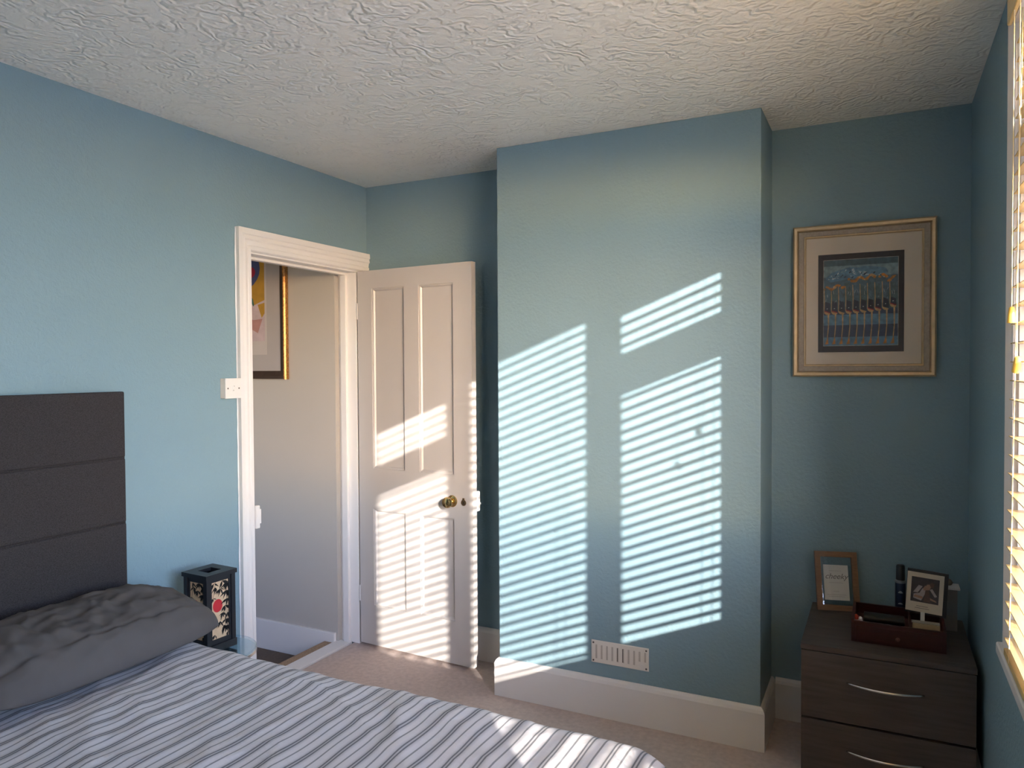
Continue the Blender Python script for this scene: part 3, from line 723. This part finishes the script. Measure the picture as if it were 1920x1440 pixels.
# figures
for k in range(10):
    u0 = 0.005 + k * 0.0985; dv = 0.006 * k
    hd = 0.395 + 0.045 * (k / 9) ** 2 + (0.02 if k == 9 else 0)
    apoly([(u0 + 0.012, hd), (u0 + 0.088, hd - 0.005), (u0 + 0.075, 0.66 + dv), (u0 + 0.01, 0.665 + dv)], 10 if k % 2 else 2)
    apoly([(u0 + 0.012, hd), (u0 + 0.088, hd - 0.004), (u0 + 0.082, 0.50 + dv * 0.5), (u0 + 0.016, 0.52 + dv * 0.5)], 3)
    for _ in range(7):
        uu = u0 + rnd.uniform(0.02, 0.07); vv = rnd.uniform(0.46, 0.64) + dv; l_ = rnd.uniform(0.02, 0.05); dd = rnd.uniform(-0.02, 0.02)
        apoly([(uu, vv), (uu + 0.004, vv), (uu + dd + 0.004, vv + l_), (uu + dd, vv + l_)], rnd.choice((1, 3, 9, 2)))
    apoly([(u0 - 0.002, hd + 0.005), (u0 + 0.007, hd + 0.005), (u0 + 0.012, 0.55), (u0 + 0.004, 0.68 + dv), (u0 - 0.006, 0.68 + dv), (u0 + 0.0, 0.55)], 7)
    if k not in (2, 5, 8): apoly([(u0 + 0.006, hd + 0.02), (u0 + 0.09, hd - 0.005), (u0 + 0.075, hd - 0.018), (u0 + 0.01, hd)], 8)
    apoly([(u0, hd + 0.01), (u0 + 0.02, hd + 0.004), (u0 + 0.09, hd - 0.018), (u0 + 0.07, hd - 0.032), (u0 + 0.03, hd - 0.03), (u0 + 0.004, hd - 0.012)], 7)
    apoly([(u0 + 0.05, hd - 0.028), (u0 + 0.072, hd - 0.03), (u0 + 0.068, 0.22), (u0 + 0.055, 0.10), (u0 + 0.042, 0.10), (u0 + 0.055, 0.22)], 7)
    apoly([(u0 + 0.055, 0.12), (u0 + 0.062, 0.02), (u0 + 0.012, 0.015), (u0 + 0.03, 0.05)], 6)
    apoly([(u0 + 0.035, hd + 0.035), (u0 + 0.055, hd + 0.037), (u0 + 0.05, hd + 0.045), (u0 + 0.037, hd + 0.043)], 9)
for k in range(46):      # orange band
    u = k / 46; v0 = 0.665 + 0.12 * u + 0.02 * math.sin(k * 0.9) + (0.045 if 0.33 < u < 0.85 else 0) - (0.02 if u > 0.75 else 0)
    r_ = rnd.uniform(0.012, 0.024)
    apoly([(min(1, max(0, u + r_ * 1.2 * math.cos(t_))), v0 + r_ * math.sin(t_) * 0.8) for t_ in [i * math.pi / 4 + rnd.uniform(-.2, .2) for i in range(8)]], rnd.choice((6, 6, 6, 10, 7)))
ar.build('artwork', am, pic)
bx('glazing', -PWd / 2 + 0.046, PWd / 2 - 0.046, -0.0168, -0.0162, -PHt / 2 + 0.046, PHt / 2 - 0.046, glass_m, pic)

hp = thing('landing_picture', 'gilt edged dark framed colourful print on the landing wall', 'picture', (-3.246, HY - 0.0005, 1.817))
HW, HH = 0.60, 0.80
giltold_m = mat('mottled_gilt', (0.42, 0.20, 0.055), 0.35, 0.55, 90, metal=0.5)
dkwood_m = mat('dark_walnut', (0.045, 0.028, 0.020), 0.45, 0.2, 20)
for sg in (-1, 1):
    MB().prism([(sg * (HW / 2 - t_), -d_) for t_, d_ in ((0.0, 0.0), (-0.002, 0.022), (0.004, 0.030), (0.012, 0.030), (0.017, 0.0235), (0.017, 0.0))], -HH / 2, HH / 2, 'z').build('gilt_edge', giltold_m, hp)
frame_ring([(0.002, 0.0), (0.002, 0.022), (0.018, 0.0235), (0.046, 0.014), (0.048, 0.0)], HW, HH).build('frame', dkwood_m, hp)
hmount_m = mat('grey_mount', (0.40, 0.37, 0.36), 0.9, 0.02)
bx('mount_board', -HW / 2 + 0.046, HW / 2 - 0.046, -0.010, -0.003, -HH / 2 + 0.046, HH / 2 - 0.046, hmount_m, hp)
hs_m = mat('print_paper', (0.50, 0.46, 0.44), 0.9, 0.03)
hcols = [hs_m] + [mat(n_, c_, 0.8, 0.12, 20) for n_, c_ in (('print_yellow', (0.42, 0.24, 0.03)), ('print_blue', (0.055, 0.075, 0.19)), ('print_crimson', (0.33, 0.015, 0.045)), ('print_pink', (0.40, 0.21, 0.19)), ('print_green', (0.04, 0.13, 0.10)), ('print_lilac', (0.50, 0.40, 0.42)), ('print_brown', (0.16, 0.08, 0.05)))]
h_ = MB(); h_.box(-0.16, 0.150, -0.0108, -0.0101, -0.262, 0.30, 0)
def hq(pts, mi, n_=[0]):
    n_[0] += 1; h_.poly([(x, -0.0109 - n_[0] * 0.00003, z_) for x, z_ in pts], mi)
hq([(-0.15, -0.185), (0.137, -0.185), (0.137, 0.29), (-0.15, 0.29)], 6)
hq([(-0.15, 0.03), (0.0, 0.0), (0.137, 0.045), (0.137, 0.29), (-0.15, 0.29)], 1)
hq([(-0.06 + 0.165 * math.cos(t_ * math.pi / 12), 0.225 + 0.125 * math.sin(t_ * math.pi / 12)) for t_ in range(24)], 2)
hq([(0.02 + 0.05 * math.cos(t_ * math.pi / 10), 0.205 + 0.035 * math.sin(t_ * math.pi / 10)) for t_ in range(20)], 3)
hq([(0.03, 0.07), (0.05, 0.055), (0.058, 0.02), (0.045, 0.0), (0.025, 0.03)], 5)
hq([(0.085, 0.02), (0.137, 0.03), (0.137, -0.03), (0.115, -0.055)], 1)
hq([(-0.05, -0.03), (0.02, 0.06), (0.06, 0.0), (0.10, -0.05), (0.06, -0.07), (-0.02, -0.07)], 6)
hq([(-0.10, -0.02), (-0.01, -0.035), (0.05, -0.065), (0.12, -0.06), (0.085, -0.14), (0.0, -0.10)], 4)
hq([(0.0, 0.10), (0.012, 0.105), (0.005, 0.04), (-0.006, 0.045)], 7)
h_.build('print', hcols, hp)

# ------------------------------------------------------------------ bedside chest of drawers
CX0, CX1, CY0, CY1, CZ = -0.247, 0.2745, 2.735, 3.238, 0.513
ch = thing('bedside_chest', 'grey brown wooden two drawer chest in the dark alcove corner', 'chest of drawers', ((CX0 + CX1) / 2, CY0, 0))
hw = (CX1 - CX0) / 2; dp = CY1 - CY0
bo2 = MB()
bo2.box(-hw, -hw + 0.016, 0.018, dp, 0, CZ - 0.018); bo2.box(hw - 0.016, hw, 0.018, dp, 0, CZ - 0.018); bo2.box(-hw, hw, dp - 0.008, dp, 0.03, CZ - 0.018); bo2.box(-hw + 0.016, hw - 0.016, 0.03, dp - 0.008, 0.03, 0.045)
bo2.box(-hw + 0.016, hw - 0.016, 0.025, 0.04, 0.0, 0.05)
bo2.build('carcass', chest_m, ch)
bx('top_panel', -hw - 0.001, hw + 0.001, -0.002, dp, CZ - 0.018, CZ, chest_m, ch, bevel=0.0015)
bx('drawer_gap', -hw + 0.016, hw - 0.016, 0.022, 0.026, 0.05, CZ - 0.018, gap_m, ch)
for (z0, z1) in ((0.036, 0.254), (0.262, CZ - 0.021)):
    dr = bx('drawer', -hw + 0.001, hw - 0.001, 0.0, 0.018, z0, z1, chest_m, ch, bevel=0.001)
    zc = z0 + (z1 - z0) * 0.60
    pts = []; rad = []
    for k in range(17):
        t_ = k / 16 * 2 - 1
        pts.append((t_ * 0.115, -0.030 * (1 - t_ * t_) - 0.001, zc)); rad.append(0.0026 + 0.0022 * (1 - t_ * t_))
    MB().tube(pts, rad, 10).build('handle', chrome_m, dr, smooth=True)

# things on the chest ------------------------------------------------
oak_m = mat('light_oak_frame', (0.20, 0.105, 0.055), 0.5, 0.12, 8, stretch=(4, 4, 18))
card_m = mat('white_card', (0.66, 0.66, 0.64), 0.8, 0.02)
grey_ink = mat('grey_print', (0.16, 0.15, 0.15), 0.8, 0.0)
fp = thing('framed_card', 'upright oak frame with clear glass and small printed card on the chest', 'photo frame', (-0.145, 3.158, CZ + 0.0008), rot=(math.radians(-18.8), 0, math.radians(14.5)))
FW, FH, FB = 0.158, 0.228, 0.021
ff = MB()
ff.box(-FW / 2, FW / 2, 0, 0.016, 0, FB); ff.box(-FW / 2, FW / 2, 0, 0.016, FH - FB, FH); ff.box(-FW / 2, -FW / 2 + FB, 0, 0.016, FB, FH - FB); ff.box(FW / 2 - FB, FW / 2, 0, 0.016, FB, FH - FB)
ff.build('frame', oak_m, fp)
bx('glazing', -FW / 2 + FB - 0.002, FW / 2 - FB + 0.002, 0.004, 0.006, FB - 0.002, FH - FB + 0.002, glass_m, fp)
cd = MB().box(-0.048, 0.044, 0.0085, 0.0095, 0.040, 0.176).build('printed_card', card_m, fp)
tc_ = bpy.data.curves.new('lettering', 'FONT'); tc_.body = 'cheeky'; tc_.size = 0.030; tc_.shear = 0.35; tc_.align_x = 'CENTER'; tc_.extrude = 0.0001
to = bpy.data.objects.new('lettering', tc_); COL.objects.link(to)
dg = bpy.context.evaluated_depsgraph_get(); me = bpy.data.meshes.new_from_object(to.evaluated_get(dg)); bpy.data.objects.remove(to)
me.name = 'lettering'; me.materials.clear(); me.materials.append(grey_ink)
lo = bpy.data.objects.new('lettering', me); COL.objects.link(lo); lo.parent = cd; lo.location = (-0.002, 0.0082, 0.122); lo.rotation_euler = (math.radians(90), 0, 0)
rnd = random.Random(3)
for (zc, hx, n_) in ((0.153, 0.022, 9), (0.107, 0.026, 9), (0.074, 0.011, 4), (0.061, 0.035, 14), (0.054, 0.03, 12)):
    s_ = MB(); x = -hx
    while x < hx:
        l_ = rnd.uniform(0.003, 0.007); s_.box(x - 0.003, min(hx, x + l_) - 0.003, 0.0083, 0.0085, zc - 0.0009, zc + 0.0009); x += l_ + 0.0018
    s_.build('print_line', mat('pale_print', (0.40, 0.39, 0.39), 0.8, 0.0), cd)
bx('strut', -0.014, 0.010, 0.016, 0.018, 0.06, 0.15, oak_m, fp)

mah_m = mat('dark_mahogany', (0.040, 0.007, 0.008), 0.28, 0.25, 6, stretch=(1, 6, 10))
BXc, BY = 0.053, 2.832
tray = thing('valet_box', 'open dark mahogany box with a small drawer on the chest', 'box', (BXc, BY, CZ + 0.0005))
BWd, BD, BH = 0.144, 0.212, 0.078
t = MB()
t.box(-BWd, BWd, 0, BD, 0, 0.006); t.box(-BWd, -BWd + 0.009, 0, BD, 0.006, BH); t.box(BWd - 0.009, BWd, 0, BD, 0.006, BH)
t.box(-BWd + 0.009, BWd - 0.009, BD - 0.009, BD, 0.006, BH); t.box(-BWd + 0.009, BWd - 0.009, 0, 0.009, 0.006, BH - 0.006)
t.build('body', mah_m, tray)
bx('divider', -BWd + 0.009, BWd - 0.009, 0.009, BD - 0.009, 0.036, 0.041, mah_m, tray)
bx('partition', 0.036, 0.042, 0.009, BD - 0.009, 0.041, BH - 0.008, mah_m, tray)
dr = bx('drawer', -BWd + 0.014, BWd - 0.014, -0.003, 0.0, 0.010, 0.058, mah_m, tray, bevel=0.001)
MB().lathe([(0.003, 0), (0.004, 0.004), (0.007, 0.008), (0.006, 0.012), (0.002, 0.013)], (0, -0.003, 0.03), (0, -1, 0), 16).build('knob', mat('mahogany_knob', (0.13, 0.05, 0.035), 0.3, 0.1), dr, smooth=True)
IZ = CZ + 0.0005 + 0.0415
# glasses case, toy badge, folded papers inside the box
gc = MB()
NS = 12
prof = [(0.030 * math.cos(a_ * 2 * math.pi / 16), 0.016 + 0.0155 * math.sin(a_ * 2 * math.pi / 16)) for a_ in range(16)]
gc.prism(prof, -0.062, 0.068, 'x')
tag(gc.build('glasses_case', mat('black_leatherette', (0.010, 0.010, 0.012), 0.45, 0.1, 200, 0.3, 500), bevel=0.006, seg=2, smooth='angle', loc=(0.008, BY + 0.115, IZ)), 'long black glasses case lying in the mahogany box', 'case')
td = thing('trinket', 'small red and white bone shaped trinket in the left of the box', 'trinket', (-0.073, BY + 0.052, IZ))
bn = MB(); bn.tube([(-0.010, 0, 0.020), (0.010, 0, 0.018)], 0.0035, 10)
bn.lathe([(0.001, -0.005), (0.005, -0.003), (0.005, 0.003), (0.001, 0.005)], (-0.012, 0, 0.020), (0, 1, 0), 12); bn.lathe([(0.001, -0.005), (0.005, -0.003), (0.005, 0.003), (0.001, 0.005)], (0.012, 0, 0.018), (0, 1, 0), 12)
bn.build('bone', plast_m, td)
MB().lathe([(0.002, 0), (0.009, 0.003), (0.009, 0.012), (0.004, 0.018), (0.001, 0.02)], (-0.004, 0.004, 0.018), (0, 0, 1), 14).build('cap', mat('orange_red', (0.45, 0.06, 0.03), 0.5, 0.1), td, smooth=True)
MB().lathe([(0.001, 0), (0.006, 0.002), (0.007, 0.008), (0.003, 0.013)], (0.009, 0.002, 0.018), (0, 0, 1), 14).build('head', plast_m, td, smooth=True)
MB().lathe([(0.005, 0), (0.009, 0.002), (0.010, 0.018), (0.006, 0.019)], (0, 0, 0), (0, 0, 1), 14).build('stand', ink_m, td)
rg = MB().lathe([(0.008, 0), (0.0095, 0.001), (0.0095, 0.006), (0.008, 0.007)], (0, 0, 0), (0, 0.35, 1), 20)
rg.box(-0.004, 0.004, -0.004, 0.004, 0.006, 0.022)
tag(rg.build('steel_ring', chrome_m, loc=(0.030 - 0.012, BY + 0.030, IZ + 0.0012)), 'tiny steel ring at the front of the mahogany box', 'ring')
ft = thing('folded_papers', 'folded tan papers standing in the right side of the box', 'paper', (0.140, BY + 0.060, IZ))
tanp_m = mat('tan_paper', (0.42, 0.33, 0.21), 0.85, 0.05); 
bx('paper_block', -0.041, 0.041, -0.018, 0.018, 0, 0.036, tanp_m, ft, bevel=0.004)
bx('paper_sheet', -0.044, 0.041, -0.012, 0.012, 0.0365, 0.0385, mat('grey_paper', (0.34, 0.31, 0.26), 0.7, 0.05), ft, rot=(math.radians(2), 0, 0))

ps = thing('photo_card_stand', 'white bordered photo card held upright with a black backing board', 'photo', (0.132, BY + 0.125, IZ), rot=(math.radians(-6), 0, math.radians(-4)))
bx('stand_foot', -0.022, 0.022, -0.014, 0.014, 0, 0.008, plast_m, ps, bevel=0.002)
bx('stem', -0.0065, 0.0065, -0.003, 0.001, 0.008, 0.09, plast_m, ps)
tiltb = math.radians(3.0)
cardp = MB().box(-0.0565, 0.0565, -0.0055, -0.0035, 0.052, 0.188).build('photo_card', mat('ivory_card', (0.62, 0.55, 0.44), 0.7, 0.02), ps, rot=(0, tiltb, 0))
bx('backing_board', -0.058, 0.069, -0.002, 0.010, 0.045, 0.197, mat('black_board', (0.014, 0.012, 0.016), 0.5, 0.1), ps, rot=(0, tiltb, 0))
ph = MB(); pc = [mat('photo_dark', (0.05, 0.04, 0.045), 0.6, 0.3, 60), mat('photo_skin', (0.33, 0.20, 0.14), 0.6, 0.15, 60), mat('photo_shirt', (0.40, 0.35, 0.35), 0.6, 0.1, 60), mat('photo_brown', (0.10, 0.06, 0.05), 0.6, 0.2, 60)]
ph.poly([(-0.043, -0.0056, 0.086), (0.043, -0.0056, 0.086), (0.043, -0.0056, 0.172), (-0.043, -0.0056, 0.172)], 0)
def pq(pts, mi, n_=[0]):
    n_[0] += 1; ph.poly([(x, -0.0057 - n_[0] * 0.00004, z_) for x, z_ in pts], mi)
pq([(-0.036, 0.118), (-0.02, 0.145), (-0.008, 0.142), (-0.022, 0.118)], 2)
pq([(-0.035, 0.098), (-0.01, 0.092), (0.0, 0.115), (0.002, 0.135), (-0.008, 0.135), (-0.016, 0.118), (-0.034, 0.112)], 2)
pq([(-0.034, 0.102), (-0.006, 0.098), (-0.006, 0.107), (-0.03, 0.11)], 1)
pq([(0.0, 0.138), (0.005, 0.150), (0.013, 0.152), (0.018, 0.143), (0.013, 0.132), (0.004, 0.130)], 1)
pq([(-0.006, 0.136), (0.0, 0.146), (0.006, 0.142), (0.004, 0.130), (-0.004, 0.128)], 1)
pq([(0.013, 0.151), (0.019, 0.160), (0.028, 0.156), (0.026, 0.142), (0.018, 0.141)], 3)
pq([(0.014, 0.134), (0.022, 0.138), (0.038, 0.114), (0.031, 0.110)], 2)
pq([(0.016, 0.106), (0.036, 0.098), (0.037, 0.093), (0.018, 0.098)], 1)
pq([(0.002, 0.128), (0.013, 0.128), (0.018, 0.09), (-0.002, 0.09)], 3)
ph.build('photograph', pc, cardp)
for zc, hx in ((0.072, 0.018), (0.065, 0.022)):
    bx('caption_line', -hx - 0.006, hx - 0.006, -0.0057, -0.0054, zc - 0.0008, zc + 0.0008, grey_ink, cardp)

can = thing('spray_can', 'slim dark blue spray can with black cap behind the box', 'spray can', (0.066, 3.115, CZ + 0.0005))
MB().lathe([(0.0165, 0), (0.018, 0.003), (0.018, 0.150), (0.014, 0.160), (0.012, 0.163)], (0, 0, 0), (0, 0, 1), 24).build('body', mat('navy_tin', (0.010, 0.020, 0.055), 0.3, 0.1, metal=0.2), can, smooth='angle')
MB().lathe([(0.015, 0.160), (0.0155, 0.163), (0.0145, 0.212), (0.012, 0.216), (0.002, 0.217)], (0, 0, 0), (0, 0, 1), 24).build('cap', black_m, can, smooth='angle')
MB().lathe([(0.0183, 0.150), (0.0183, 0.158), (0.0150, 0.1605)], (0, 0, 0), (0, 0, 1), 24).build('collar', mat('steel_collar', (0.3, 0.32, 0.34), 0.35, 0.05, metal=0.8), can)
for (zc, r_) in ((0.118, 0.007), (0.075, 0.004)):
    m_ = MB(); 
    for k in range(6):
        a0 = -math.pi / 2 - 0.45 + k * 0.15; a1 = a0 + 0.15
        q0 = r_ * math.sin(math.pi * (k + 0.02) / 6); q1 = r_ * math.sin(math.pi * (k + 0.98) / 6)
        m_.poly([(0.0183 * math.cos(a0), 0.0183 * math.sin(a0), zc - 0.6 * r_), (0.0183 * math.cos(a1), 0.0183 * math.sin(a1), zc - 0.6 * r_), (0.0183 * math.cos(a1), 0.0183 * math.sin(a1), zc - 0.6 * r_ + q1 + 0.002), (0.0183 * math.cos(a0), 0.0183 * math.sin(a0), zc - 0.6 * r_ + q0 + 0.002)])
    m_.build('emblem', mat('pale_emblem', (0.35, 0.38, 0.42), 0.5, 0.05), can)
gb = thing('lidded_box', 'grey box with overhanging white lid behind the photo card', 'box', (0.222, 3.12, CZ + 0.0005))
bx('body', -0.030, 0.026, -0.03, 0.03, 0, 0.150, mat('grey_card', (0.20, 0.195, 0.195), 0.7, 0.05), gb, bevel=0.002)
bx('lid', -0.034, 0.034, -0.034, 0.034, 0.150, 0.158, plast_m, gb, bevel=0.002)
sh = MB()
sh.lathe([(0.001, 0.0), (0.020, 0.003), (0.024, 0.010), (0.018, 0.020), (0.006, 0.025), (0.001, 0.0255)], (0, 0, 0), (0, 0, 1), 20)
tag(sh.build('beige_pouch', mat('beige_cloth', (0.24, 0.20, 0.16), 0.9, 0.15, 60), smooth=True, loc=(0.212, 3.12, CZ + 0.159)), 'small rounded beige pouch on the white lid', 'pouch')
